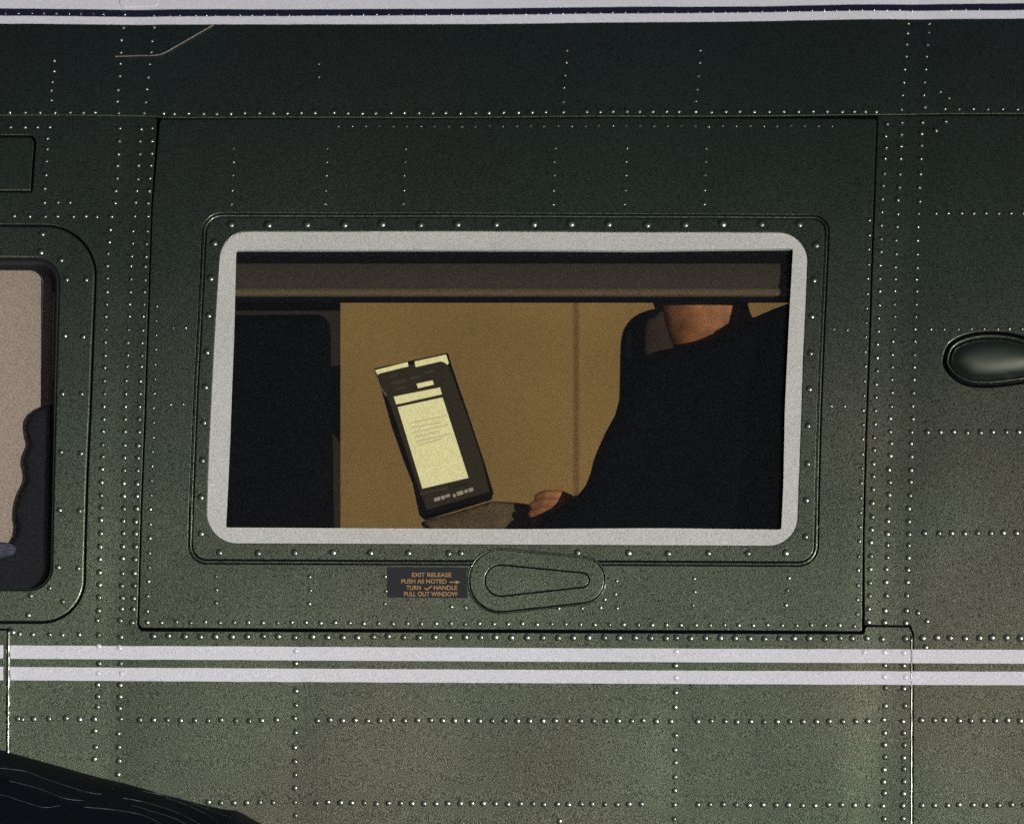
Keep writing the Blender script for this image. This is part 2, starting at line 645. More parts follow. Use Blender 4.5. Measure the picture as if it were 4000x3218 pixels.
# ---- window openings and joints (photograph pixels)
exit_out = [(625, 468, 14), (596, 800, 0), (583, 1200, 0), (570, 1600, 0), (554, 2000, 0), (543, 2400, 0), (541, 2452, 22),
            (1000, 2455, 0), (2000, 2459, 0), (3000, 2463, 0), (3367, 2466, 10), (3370, 2100, 0), (3380, 1700, 0),
            (3395, 1300, 0), (3404, 1000, 0), (3412, 800, 0), (3424, 466, 8), (2600, 463, 0), (1400, 466, 0)]
EXIT = rpoly(exit_out)
frame_out = [(792, 834, 78), (780, 1100, 0), (770, 1300, 0), (758, 1500, 0), (748, 1750, 0), (738, 2000, 0), (733, 2202, 72),
             (1500, 2206, 0), (2400, 2208, 0), (3196, 2212, 80), (3202, 1900, 0), (3210, 1600, 0), (3222, 1300, 0),
             (3236, 1000, 0), (3242, 841, 66), (2500, 838, 0), (1500, 835, 0)]
FRAME = rpoly(frame_out)
seal_out = [(866, 907, 112), (846, 1200, 0), (835, 1400, 0), (825, 1600, 0), (816, 1800, 0), (806, 2121, 118), (1600, 2124, 0),
            (2400, 2128, 0), (3112, 2131, 112), (3124, 1800, 0), (3131, 1600, 0), (3137, 1400, 0), (3147, 1200, 0),
            (3158, 911, 112), (2400, 909, 0), (1500, 906, 0)]
SEAL = rpoly(seal_out, seg=12)
seal_in = [(923, 977, 6), (915, 1300, 0), (907, 1500, 0), (900, 1700, 0), (892, 1880, 0), (883, 2060, 6), (1400, 2063, 0),
           (2000, 2066, 0), (2600, 2063, 0), (3052, 2068, 8), (3060, 1900, 0), (3066, 1600, 0), (3075, 1400, 0), (3085, 1200, 0),
           (3098, 972, 8), (2500, 979, 0), (1500, 977, 0)]
PANE = rpoly(seal_in, seg=4)
LW_OUT = rpoly([(-400, 877, 120), (385, 879, 200), (366, 1350, 0), (357, 1600, 0), (345, 1850, 0), (337, 2120, 0), (331, 2434, 175), (-400, 2434, 120)], seg=14)
LW_OPEN = rpoly([(-330, 1008, 90), (232, 1010, 92), (222, 1350, 0), (214, 1650, 0), (205, 2000, 0), (200, 2302, 88), (-330, 2302, 90)], seg=10)
LW_PANE = rpoly([(-300, 1042, 60), (212, 1044, 62), (206, 1250, 0), (203, 1500, 0), (206, 1650, 0), (200, 2000, 0), (196, 2296, 84), (-300, 2296, 60)], seg=10)
DOOR = rpoly([(-330, 527, 20), (143, 530, 30), (134, 640, 0), (127, 752, 12), (-330, 752, 20)])


def tear(cx0, cy0, r0, cx1, cy1, r1, grow=0.0, n=14):
    r0 += grow; r1 += grow
    dx, dy = cx1 - cx0, cy1 - cy0
    L = math.hypot(dx, dy); a0 = math.atan2(dy, dx); al = math.acos((r0 - r1) / L)
    out = []
    for k in range(n + 1):
        a = a0 + al + (2 * math.pi - 2 * al) * k / n
        out.append((cx0 + r0 * math.cos(a), cy0 + r0 * math.sin(a)))
    for k in range(n + 1):
        a = a0 - al + 2 * al * k / n
        out.append((cx1 + r1 * math.cos(a), cy1 + r1 * math.sin(a)))
    return dens(out, 45)


BULGE = smooth_closed([(3682, 1410), (3700, 1350), (3745, 1316), (3810, 1298), (3880, 1294), (3950, 1300), (4010, 1316), (4120, 1352), (4250, 1392), (4330, 1425),
                       (4250, 1450), (4120, 1478), (4000, 1497), (3920, 1508), (3850, 1513), (3780, 1507), (3730, 1483), (3697, 1450)], 5)

# dark backing just behind the outer skin, seen through the joints
liner_outer = dens([(X0, Y0), (X1, Y0), (X1, Y1), (X0, Y1)], 90)
v2, fs = fill(liner_outer, [offset(SEAL, -6), offset(LW_OPEN, 4)], 160, 90)
vs = [H(x, y, -0.0030) for x, y in v2]
link('hull_structure', mesh_of('hull_structure', vs, orient(vs, fs)), M['gap'], heli)

# ---- outer skin panels
top_skin = dens([(X0, 62), (X1, 48), (X1, 444), (3615, 447), (3000, 456), (2000, 460), (1300, 462), (640, 462), (600, 456), (X0, 452)], 55)
plate('skin_panel', top_skin, M['green'], heli, lift=0.0008, w=3.5)
upper = dens([(X0, Y0), (X1, Y0), (X1, 46), (X0, 60)], 55)
plate('skin_panel', upper, M['white'], heli, lift=0.0006, w=2)['label'] = 'white upper skin panel'
side = dens([(X0, 452)] + [(600, 456), (612, 470)], 55, closed=False)
GL = [(588 - 0, 800), (575, 1200), (562, 1600), (546, 2000), (535, 2400)]
side += dens([(614, 472), (591, 800), (578, 1200), (565, 1600), (549, 2000), (538, 2400), (536, 2436), (541, 2454), (553, 2464)], 55, closed=False)[1:]
side += dens([(553, 2464), (3374, 2475), (3382, 2446), (3552, 2448), (3562, 2475), (3564, 2800), (3562, Y1), (40, Y1), (36, 2456), (X0, 2452)], 55, closed=False)[1:]
plate('skin_panel', side, M['green'], heli, holes=[LW_OUT, DOOR], lift=0.0006, w=3.5)
farleft = dens([(X0, 2456), (30, 2460), (34, Y1), (X0, Y1)], 55)
plate('skin_panel', farleft, M['green'], heli, lift=0.0016, w=6.5)
right = dens([(3429, 450), (3615, 451), (X1, 448), (X1, Y1), (3566, Y1), (3568, 2475), (3556, 2443), (3376, 2441), (3375, 2100),
              (3385, 1700), (3400, 1300), (3409, 1000), (3417, 800)], 55)
plate('skin_panel', right, M['green'], heli, holes=[BULGE], lift=-0.0002, w=4)
plate('access_door', offset(DOOR, -7), M['green'], heli, lift=0.0003, w=5)['label'] = 'dark flush access door at upper left'

# ---- exit window: removable panel, bead, frame, seal, pane
exitp = empty('exit_window', (0, 0, Z0))
attach(exitp, heli)
TEAR = dict(cx0=1955, cy0=2268, r0=61, cx1=2273, cy1=2266, r1=28)
HANDLE = tear(**TEAR, grow=60)
plate('panel', EXIT, M['green'], exitp, holes=[FRAME], lift=0.0007, w=3)
FR1 = offset(FRAME, -4)
FR2 = offset(FRAME, -14.5)
FR3 = offset(FRAME, -17.5)


def ring_strip(name, a, b, m, parent, prof, on=None):
    """closed bead between loops a (outer) and b (inner); prof: list of (t, lift)"""
    on = on or H
    vs = []; fs = []
    n = len(a)
    for t, l in prof:
        vs += [on(a[i][0] * (1 - t) + b[i][0] * t, a[i][1] * (1 - t) + b[i][1] * t, l) for i in range(n)]
    for k in range(len(prof) - 1):
        for i in range(n):
            fs.append((k * n + i, k * n + (i + 1) % n, (k + 1) * n + (i + 1) % n, (k + 1) * n + i))
    return link(name, mesh_of(name, vs, orient(vs, fs)), m, parent)


ring_strip('bead', FR1, FR2, M['green'], exitp, [(0, -0.002), (0, 0.0002), (0.2, 0.0009), (0.5, 0.0012), (0.8, 0.0009), (1, 0.0002), (1, -0.002)])
frame_o = plate('frame', FR3, M['green'], exitp, holes=[SEAL], lift=0.0014, w=3.5)
# pale sealant band: shallow channel between frame and pane
ns = 220


def resample(p, n):
    L = [0]
    for i in range(len(p)):
        a, b = p[i], p[(i + 1) % len(p)]
        L.append(L[-1] + math.hypot(b[0] - a[0], b[1] - a[1]))
    out = []
    j = 0
    for k in range(n):
        t = L[-1] * k / n
        while L[j + 1] < t: j += 1
        a, b = p[j % len(p)], p[(j + 1) % len(p)]
        u = (t - L[j]) / max(1e-9, L[j + 1] - L[j])
        out.append((a[0] + (b[0] - a[0]) * u, a[1] + (b[1] - a[1]) * u))
    return out


def plate_simple(name, outer, hole, m, parent, lift, on=None, gx=60, gy=60):
    on = on or H
    v2, fs = fill(outer, [hole] if hole else [], gx, gy)
    vs = [on(x, y, lift) for x, y in v2]
    return link(name, mesh_of(name, vs, orient(vs, fs)), m, parent)


def seal_lift(x, y):
    return 0.0
v2, fs = fill(offset(SEAL, 3), [PANE], 60, 30)
vs = [H(x, y, 0.0004 + 0.00035 * noise.noise(Vector((x / 130., y / 60., 2)))) for x, y in v2]
n0 = len(vs)
fs = orient(vs, fs)
# inner return of the sealant towards the pane
ps = PANE
for dz in (0.0004, -0.0035):
    vs += [H(x, y, dz) for x, y in ps]
k = len(ps)
fs += [(n0 + i, n0 + (i + 1) % k, n0 + k + (i + 1) % k, n0 + k + i) for i in range(k)]
link('window_seal', mesh_of('window_seal', vs, fs), M['seal'], exitp)


def pane(name, outline, front, back, parent, mk='glass'):
    v2, fs = fill(outline, (), 120, 120)
    a = [H(x, y, front) for x, y in v2]
    b = [H(x, y, back) for x, y in v2]
    f1 = orient(a, fs)
    vs = a + b
    ff = f1 + [tuple(len(a) + q for q in reversed(f)) for f in f1]
    return link(name, mesh_of(name, vs, ff), M[mk], parent)


pane('pane', offset(PANE, 4), -0.0036, -0.0066, exitp)

# ---- release handle cover
plate('handle_cover', HANDLE, M['green'], exitp, lift=0.0026, w=4, thick=0.003, gx=50, gy=40, holes=[tear(**TEAR, grow=1)])['label'] = 'teardrop shaped cover plate under the window'
plate('release_handle', tear(**TEAR, grow=-1.5), M['green'], exitp, lift=0.0025, w=3, thick=0.003, gx=50, gy=30)
plate_simple('handle_pan', tear(**TEAR, grow=63), None, M['gap'], exitp, 0.0009)
ring_strip('cover_rim', tear(**TEAR, grow=70), tear(**TEAR, grow=62), M['green'], exitp, [(0, 0.0), (0.15, 0.0014), (0.5, 0.0022), (0.9, 0.0016), (1, 0.0008)])

# ---- placard with lettering
pl = plate('placard', dens([(1513, 2214), (1829, 2216), (1822, 2236), (1826, 2336), (1513, 2333)], 60), M['placard'], heli, lift=0.0011, w=1.5, thick=0.0004)
pl['label'] = 'dark placard lettered in orange: EXIT RELEASE, PUSH AS NOTED, TURN HANDLE, PULL OUT WINDOW'


def lettering(text, x0, x1, ytop, ybot, parent, m, name='lettering', lift=0.0013):
    cu = bpy.data.curves.new('t', 'FONT')
    cu.body = text
    cu.size = 1
    cu.offset = 0.018
    o = bpy.data.objects.new('t', cu)
    COL.objects.link(o)
    bpy.context.view_layer.update()
    dg = bpy.context.evaluated_depsgraph_get()
    me = bpy.data.meshes.new_from_object(o.evaluated_get(dg))
    bpy.data.objects.remove(o)
    xs = [v.co.x for v in me.vertices]; ys = [v.co.y for v in me.vertices]
    ax, bx, ay, by = min(xs), max(xs), min(ys), max(ys)
    for v in me.vertices:
        px = x0 + (v.co.x - ax) / (bx - ax) * (x1 - x0)
        py = ybot - (v.co.y - ay) / (by - ay) * (ybot - ytop)
        v.co = H(px, py, lift)
    me.materials.clear()
    return link(name, me, m, parent, smooth=False)


lettering('EXIT RELEASE', 1609, 1763, 2237, 2254, pl, M['orange'])
lettering('PUSH AS NOTED', 1568, 1744, 2262, 2279, pl, M['orange'])
lettering('TURN', 1587, 1644, 2287, 2304, pl, M['orange'])
lettering('HANDLE', 1694, 1786, 2287, 2304, pl, M['orange'])
lettering('PULL OUT WINDOW', 1578, 1788, 2311, 2329, pl, M['orange'])


def flat_poly(name, pts, m, parent, lift=0.0013):
    vs = [H(x, y, lift) for x, y in pts]
    f = [tuple(range(len(pts)))]
    return link(name, mesh_of(name, vs, orient(vs, f)), m, parent, smooth=False)


flat_poly('arrow', [(1756, 2272), (1780, 2272), (1780, 2267), (1798, 2274), (1780, 2281), (1780, 2276), (1756, 2276)], M['orange'], pl)
flat_poly('arrow', [(1659, 2295), (1668, 2301), (1686, 2286), (1688, 2290), (1669, 2306), (1657, 2299)], M['orange'], pl)

# ---- left window
lw = empty('cabin_window', (0, 0, Z0)); attach(lw, heli)
lw['label'] = 'round-cornered window with a thick dark gasket at the left edge'
plate('frame', offset(LW_OUT, -5), M['green'], lw, holes=[LW_OPEN], lift=0.0012, w=9)
n_l = 160
a = resample(offset(LW_OPEN, 1), n_l); b = resample(LW_PANE, n_l)
best = min(range(n_l), key=lambda k: sum((a[i][0] - b[(i + k) % n_l][0]) ** 2 + (a[i][1] - b[(i + k) % n_l][1]) ** 2 for i in range(0, n_l, 4)))
b = b[best:] + b[:best]
ring_strip('gasket', a, b, M['rubber'], lw, [(0, 0.0002), (0.3, 0.0008), (0.6, 0.0002), (1, -0.003), (1, -0.006)])
pane('pane', offset(LW_PANE, 5), -0.005, -0.008, lw, 'glass_clear')

# ---- bulge (teardrop dome in a raised lip)
bu = empty('side_blister', (0, 0, Z0)); attach(bu, heli)
bu['label'] = 'glossy teardrop blister inside a raised lip at the right edge'
LO = offset(BULGE, -2); LI = offset(BULGE, -24)
ring_strip('lip', LO, LI, M['green'], bu, [(0, -0.004), (0.05, -0.0035), (0.45, -0.0030), (0.5, -0.001), (0.65, 0.0008), (0.85, 0.0012), (1, 0.0002), (1.1, -0.003)])
DO = offset(BULGE, -28)
v2, fs = fill(DO, (), 14, 12)
vs = []
for x, y in v2:
    d = dist_poly(x, y, DO) if not any(abs(x - q[0]) + abs(y - q[1]) < 0.01 for q in DO) else 0.0
    t = min(1, d / 80.0)
    vs.append(H(x, y, -0.0035 + 0.0125 * math.sqrt(max(0, 1 - (1 - t) ** 2.2))))
link('dome', mesh_of('dome', vs, orient(vs, fs)), M['rivet'], bu)

# ---- painted bands
tw_u = [(X0, 93), (0, 97), (500, 99), (1000, 100), (1500, 98), (2000, 96), (2500, 91), (3000, 85), (3500, 78), (4000, 76), (X1, 75)]
st_l = [(X0, 64), (0, 66), (500, 69), (1000, 68), (2000, 61), (2500, 57), (3000, 51), (3600, 45), (4000, 44), (X1, 44)]
st_u = [(X0, 34), (0, 37), (500, 40), (1000, 40), (1500, 38), (2000, 35), (2500, 30), (3000, 27), (3500, 20), (4000, 16), (X1, 13)]
strip('white_stripe', st_l, tw_u, M['white'], heli, 0.0011)
strip('dark_stripe', st_u, st_l, M['navy'], heli, 0.0009)
A_u = [(X0, 2518), (0, 2520), (1000, 2525), (2000, 2530), (3000, 2534), (4000, 2537), (X1, 2538)]
A_l = [(X0, 2570), (0, 2572), (1000, 2578), (2000, 2583), (3000, 2587), (4000, 2591), (X1, 2592)]
B_u = [(X0, 2602), (0, 2604), (1000, 2610), (2000, 2615), (3000, 2620), (4000, 2622), (X1, 2623)]
B_l = [(X0, 2654), (0, 2656), (1000, 2662), (2000, 2667), (3000, 2672), (4000, 2675), (X1, 2676)]


def lap(px):
    if px < 30: return 0.0012
    if px > 3566: return -0.0006
    return 0.0002


def Hlap(px, py, lift=0.0):
    return H(px, py, lift + lap(px))


strip('white_stripe', A_u, A_l, M['white'], heli, 0.0008, on=Hlap)
strip('white_stripe', B_u, B_l, M['white'], heli, 0.0008, on=Hlap)

plate('access_patch', rpoly([(463, -70, 12), (613, -70, 12), (619, 26, 18), (468, 30, 18)]), M['white'], heli, lift=0.0012, w=2, thick=0.0006)

# ---- thin wire at upper left
wire = [H(x, y, 0.0022) for x, y in dens(smooth_open([(450, 226), (540, 222), (622, 219), (690, 186), (760, 146), (835, 104)]), 20, closed=False)]
tube('thin_edge_bead', wire, 0.0006, M['edge'], heli)

for cx0, cx1, ya, yb, r in ((33, 30, 2462, 3010, 0.0026), (3561, 3559, 2480, 3400, 0.0013)):  # beads added on the lap edges to catch a bright streak of sun
    tube('glint_bead', [H(cx0 + (cx1 - cx0) * k / 40 + 1.5 * noise.noise(Vector((k * 0.7, cx0, 0))), ya + (yb - ya) * k / 40, 0.0004 if r < 0.002 else 0.0006) for k in range(41)],
         r, M['rivet'], heli, 12, [r * (0.75 + 0.5 * noise.noise(Vector((k * 0.9, cx0, 5))) + 0.1) for k in range(41)])

# ---- black fairing in front at lower left
ft = smooth_open([(-450, 2800), (-200, 2862), (0, 2926), (100, 2955), (250, 2997), (370, 3030), (500, 3062), (650, 3104), (800, 3143),
                  (880, 3160), (925, 3166), (1000, 3205), (1100, 3262), (1250, 3400), (1300, 3480)], 5)
vs = []; fs = []
K = 26
prof = []
for k in range(K):
    t = k / (K - 1)
    prof.append(t)
for (x, y) in ft:
    for t in prof:
        # rolls out from the hull towards the viewer, with soft creases running along it
        yy = y + 620 * (1 - math.cos(t * 1.35)) + 90 * t
        out = 0.002 + 0.17 * math.sin(t * 1.35)
        cr = 0.0045 * math.exp(-((t - 0.34 - 0.05 * math.sin(x / 230.0)) / 0.018) ** 2)
        cr += 0.0040 * math.exp(-((t - 0.60 - 0.04 * math.sin(x / 170.0 + 1)) / 0.016) ** 2) * (1 if x < 420 else 0.3)
        cr += 0.0030 * math.exp(-((t - 0.22 - 0.10 * (x - 600) / 900.0) / 0.012) ** 2) * (1 if x > 520 else 0.0)
        cr += 0.0020 * math.exp(-((t - 0.18 - 0.05 * (x - 600) / 900.0) / 0.010) ** 2) * (1 if x > 560 else 0.0)
        cr += 0.002 * noise.noise(Vector((x / 120.0, t * 14, 4)))
        vs.append(H(x - 120 * t, yy, out + cr))
n = len(ft)
for i in range(n - 1):
    for k in range(K - 1):
        q = i * K + k
        fs.append((q, q + 1, q + K + 1, q + K))
fo = link('strut_fairing', mesh_of('strut_fairing', vs, orient(vs, fs)), M['fairing'], heli)


def fair(x, y):
    y0 = 2926
    for i in range(len(ft) - 1):
        if ft[i][0] <= x <= ft[i + 1][0]:
            y0 = ft[i][1] + (ft[i + 1][1] - ft[i][1]) * (x - ft[i][0]) / (ft[i + 1][0] - ft[i][0])
    t = 0.0
    while t < 1 and y0 + 620 * (1 - math.cos(t * 1.35)) + 90 * t < y: t += 0.005
    return H(x, y, 0.002 + 0.17 * math.sin(t * 1.35) + 0.0022)


for ln in ([(-200, 2985), (0, 3008), (100, 3020), (170, 3045), (260, 3075), (340, 3100), (400, 3108)], [(-200, 3080), (0, 3113), (80, 3135), (150, 3158), (190, 3163), (240, 3155)],
           [(560, 3092), (640, 3107), (710, 3134), (770, 3166), (800, 3176)], [(480, 3122), (560, 3136), (650, 3162), (720, 3190), (780, 3222), (840, 3260)],
           [(330, 3160), (450, 3170), (560, 3190), (640, 3230), (700, 3280)],
           [(600, 3092), (690, 3115), (760, 3142), (830, 3168), (900, 3196)], [(40, 3060), (160, 3090), (250, 3125), (330, 3135)], [(520, 3150), (600, 3175), (680, 3200), (740, 3232)], [(650, 3118), (740, 3150), (810, 3186), (850, 3215)]):
    q = [fair(x, y) for x, y in smooth_open(ln, 6)]
    tube('crease_glint_line', q, 0.0007, M['crease_glint'], heli, 6, [0.0002 + 0.0006 * abs(noise.noise(Vector((i * 0.35, ln[0][0], 1)))) for i in range(len(q))])  # thin paler tubes stand in for sun highlights on the wrinkles
fo['label'] = 'black sloping fairing with thin creases at the lower left'

# ================================================================== rivets
def dome(r, h, rings=3, seg=12):
    Rs = (r * r + h * h) / (2 * h); amax = math.asin(min(1, r / Rs))
    vs = [Vector((0, 0, h))]; fs = []
    for k in range(1, rings + 1):
        a = amax * k / rings
        for j in range(seg):
            b = 2 * math.pi * j / seg
            vs.append(Vector((Rs * math.sin(a) * math.cos(b), Rs * math.sin(a) * math.sin(b), Rs * math.cos(a) - Rs + h)))
    for j in range(seg):
        vs.append(Vector((r * math.cos(2 * math.pi * j / seg), r * math.sin(2 * math.pi * j / seg), -0.0008)))
    for j in range(seg):
        fs.append((0, 1 + j, 1 + (j + 1) % seg))
    for k in range(rings):
        for j in range(seg):
            p = 1 + k * seg
            fs.append((p + j, p + seg + j, p + seg + (j + 1) % seg, p + (j + 1) % seg))
    return vs, fs


HV = (sd + Vector((0, -1, 0))).normalized()


def crown(y, h):
    if h < 0.3: return h
    t = theta(y)
    a = HV.angle(Vector((0, -math.cos(t), math.sin(t))))
    return round(math.tan((a + rad(7)) / 2), 2)


def dome_mesh(name, r, h, m):
    vs, fs = dome(r, h)
    me = mesh_of(name, vs, fs)
    me.materials.append(m)
    me.polygons.foreach_set('use_smooth', [True] * len(me.polygons))
    return me


RV = []   # (x, y, radius_px, height_frac, material key, owner)


def row(pts, r=10.5, h=0.32, mk='green', own='hull', lift=0.0006):
    for x, y in pts:
        RV.append((x, y, r, h, mk, own, lift))


def hrow(xs, y, **k):
    row([(x, y(x) if callable(y) else y) for x in xs], **k)


def lin(x0, y0, x1, y1):
    return lambda x: y0 + (y1 - y0) * (x - x0) / (x1 - x0)


def col(ys, p0, p1, **k):
    f = lin(p0[1], p0[0], p1[1], p1[0])
    row([(f(y), y) for y in ys], **k)


def stp(a, b, s):
    n = max(1, round((b - a) / s))
    return [a + (b - a) * i / n for i in range(n + 1)]


# -- the largest: window screws
SCR = [(x, 877) for x in (900, 1048, 1196, 1343, 1492, 1638, 1784, 1934, 2082, 2230, 2376, 2527, 2675, 2823, 2973, 3122)]
SCR += [(833, 950), (822, 1088), (815, 1233), (808, 1375), (800, 1512), (795, 1653), (788, 1798), (784, 1943), (784, 2085), (855, 2158)]
SCR += [(x, 2160) for x in (1005, 1150, 1300, 1447, 1595, 1748, 1798, 2255, 2455, 2610, 2765, 2920, 3070)]
SCR += [(3187, 957), (3178, 1095), (3172, 1238), (3165, 1380), (3162, 1520), (3155, 1663), (3152, 1810), (3148, 1952), (3145, 2095)]
row(SCR, r=14, h=0.34, own='frame', lift=0.0014)
row([(163, 912), (158, 985), (237, 1015), (260, 1091), (335, 1093), (252, 1312), (323, 1317), (243, 1537), (317, 1537), (236, 1764),
     (316, 1770), (232, 1990), (307, 1995), (226, 2218), (304, 2218), (118, 2325), (243, 2347), (110, 2402), (193, 2295)], r=12, h=0.4, own='lwin', lift=0.0012)
# -- lower hull rows
hrow([595, 656, 720, 780, 840, 905, 965, 1025, 1085, 1150, 1218, 1278, 1338, 1395, 1455, 1515] + stp(1575, 2600, 59) + stp(2640, 3160, 60) + [3220, 3280, 3325, 3385, 3445, 3535],
     lin(595, 2484, 3500, 2493), r=14)
hrow([3605, 3660, 3710, 3770, 3825, 3875, 3930, 3985], 2490, r=14, lift=-0.0002)
hrow([543, 598, 652, 704, 758, 812, 862, 917, 970, 1020, 1078, 1238, 1288, 1335, 1385, 1433, 1482, 1532, 1580, 1630, 1680, 1728, 1775, 1826,
      1872, 1920, 1970, 2020, 2068, 2120, 2168, 2217, 2266, 2315, 2363, 2415, 2465, 2512, 2562, 2620, 2727, 2776, 2830, 2877, 2932, 2983,
      3035, 3085, 3135, 3187, 3238, 3288, 3341, 3388], lin(543, 2811, 3388, 2817), r=12.5)
hrow([10, 67, 130, 190, 255, 310], 2806, r=13)
row([(85, 2808)], r=10)
hrow([3598, 3648, 3690, 3745, 3790, 3840, 3888, 3936, 3985, 4035, 4085], 2812, r=13, lift=-0.0002)
hrow([812, 861, 913, 962, 1012, 1064, 1232, 1280, 1328, 1373, 1420, 1467, 1514, 1562, 1608, 1656, 1702, 1748, 1797, 1842, 1888, 1934,
      1983, 2032, 2079, 2124, 2175, 2219, 2266, 2312, 2358, 2408, 2455, 2503, 2724, 2771, 2823, 2873, 2925, 2979, 3030, 3080, 3133,
      3185, 3235, 3285, 3337, 3388], lin(812, 3133, 3388, 3144), r=12.5)
hrow([3600, 3648, 3700, 3745, 3800, 3848, 3900, 3950, 3997], 3143, r=13, lift=-0.0002)
row([(3455, 2687), (3455, 2755), (3450, 2810), (3455, 2862), (3455, 2909), (3455, 2956), (3453, 3005), (3452, 3051), (3452, 3097), (3447, 3143), (3452, 3195), (3452, 3245)], r=12.5)
row([(3530, 2688), (3532, 2755), (3525, 2815), (3528, 2860), (3530, 2909), (3530, 2956), (3528, 3003), (3528, 3052), (3528, 3098), (3526, 3144), (3526, 3195), (3526, 3245)], r=12.5)
row([(3455, 2597), (3530, 2597)], r=11)
row([(1154, 2588), (1153, 2697), (1153, 2753), (1150, 2804), (1150, 2860), (1150, 2918), (1150, 2973), (1150, 3025), (1150, 3078), (1150, 3132), (1152, 3185)], r=12)
row([(2638, 2599), (2638, 2705), (2637, 2760), (2637, 2871), (2636, 2927), (2636, 2978), (2635, 3033), (2634, 3088), (2634, 3140), (2631, 3198), (2184, 3206)], r=12)
row([(377, 2422), (383, 2477), (384, 2590), (380, 2673), (379, 2717), (377, 2762), (368, 2807), (371, 2855), (373, 2915), (368, 2965),
     (467, 2422), (470, 2485), (469, 2590), (467, 2674), (466, 2720), (464, 2766), (467, 2806), (461, 2865), (463, 2917), (463, 2972), (461, 3022), (513, 2430)], r=12.5)
WW = [(1154, 2540), (2640, 2544), (2641, 2648), (3455, 2547), (3455, 2643), (3532, 2547), (3536, 2643), (385, 2525), (382, 2628), (466, 2530), (470, 2630), (3375, 2547)]
row(WW, r=11, mk='white', lift=0.0010)
hrow([15, 75, 128, 192, 245, 308], 2477, r=10)
row([(50, 2466)], r=14)
# -- tall columns left
V2 = [990, 1037, 1085, 1140, 1187, 1235, 1285, 1336, 1387, 1434, 1486, 1536, 1588, 1635, 1684, 1736, 1781, 1831, 1883, 1932, 1981, 2029, 2082,
      2132, 2182, 2234, 2283, 2332, 2382]
rr = lambda y: 7.5 + 5 * max(0, min(1, (y - 900) / 1100))
for y in V2:
    row([(lin(990, 420, 1250, 413)(y) if y < 1250 else lin(1250, 412, 2382, 383)(y), y)], r=rr(y))
V3 = [900, 950, 1000, 1038, 1090, 1138, 1187, 1235, 1287, 1338, 1386, 1430, 1485, 1535, 1585, 1635, 1684, 1737, 1785, 1836, 1886, 1934, 1984,
      2033, 2080, 2133, 2181, 2235, 2284, 2335, 2376]
for y in V3:
    row([(lin(900, 517, 1600, 488)(y) if y < 1600 else lin(1600, 488, 2376, 473)(y), y)], r=rr(y))
    row([(lin(900, 573, 1600, 543)(y) if y < 1600 else lin(1600, 543, 2376, 519)(y), y + 1)], r=rr(y))
V5 = stp(1195, 2385, 57)
for y in V5:
    row([(lin(1195, 612, 2385, 574)(y), y)], r=7 + 2.5 * max(0, (y - 1195) / 1200), h=0.3)
# -- tall columns right
ys = [831, 882, 935, 988, 1040, 1087, 1132, 1185, 1233, 1282, 1329, 1382, 1430, 1480, 1530, 1583, 1632, 1683, 1730, 1779, 1832, 1880, 1931,
      1982, 2032, 2083, 2127, 2175, 2222, 2272, 2325, 2382, 2430]
for y in ys:
    row([(lin(831, 3503, 2430, 3455)(y) + 2 * math.sin(y), y)], r=rr(y), lift=-0.0002)
    row([(lin(831, 3588, 2430, 3537)(y) + 2 * math.sin(y * 2), y + 1)], r=rr(y), lift=-0.0002)
for y in stp(826, 2428, 52.2):
    row([(lin(826, 3444, 2428, 3391)(y), y)], r=rr(y), lift=-0.0002)
for y in stp(860, 2398, 57):
    row([(lin(860, 3396, 2398, 3347)(y), y)], r=7.5 + 2.5 * max(0, (y - 860) / 1540), h=0.35)
row([(3584, 2391), (3620, 2425), (3615, 2525)], r=12, lift=-0.0002)
# -- inner row of the exit panel
hrow(stp(575, 3335, 56.6), lin(575, 2428, 3335, 2443), r=10.5, h=0.40)
# -- right hand horizontal rows
hrow([3622, 3674, 3725, 3776, 3828, 3878, 3928, 3979, 4030], 1685, r=12, lift=-0.0002)
hrow([3610, 3667, 3716, 3768, 3818, 3870, 3920, 3970, 4021], 2080, r=12.5, lift=-0.0002)
hrow([3636, 3688, 3742, 3792, 3843, 3895, 3943, 3992], 1284, r=8, lift=-0.0002)
hrow([3655, 3703, 3755, 3804, 3851, 3900, 3947, 3995], 831, r=7.5, lift=-0.0002)
# -- scattered pairs
row([(675, 1280), (725, 1280), (665, 1578), (715, 1578), (3257, 1285), (3310, 1285), (3245, 1585), (3298, 1585)], r=7.5)
row([(842, 2250), (842, 2303), (842, 2357), (1207, 2252), (1209, 2305), (1208, 2357), (1504, 2252), (1505, 2307), (1503, 2358),
     (2408, 2268), (2402, 2320), (2408, 2375), (2362, 2340), (2345, 2372), (2271, 2373), (2180, 2375), (1761, 2370), (1816, 2370),
     (2711, 2258), (2711, 2310), (2705, 2362), (3080, 2258), (3073, 2305), (3070, 2360)], r=9.5, h=0.38)
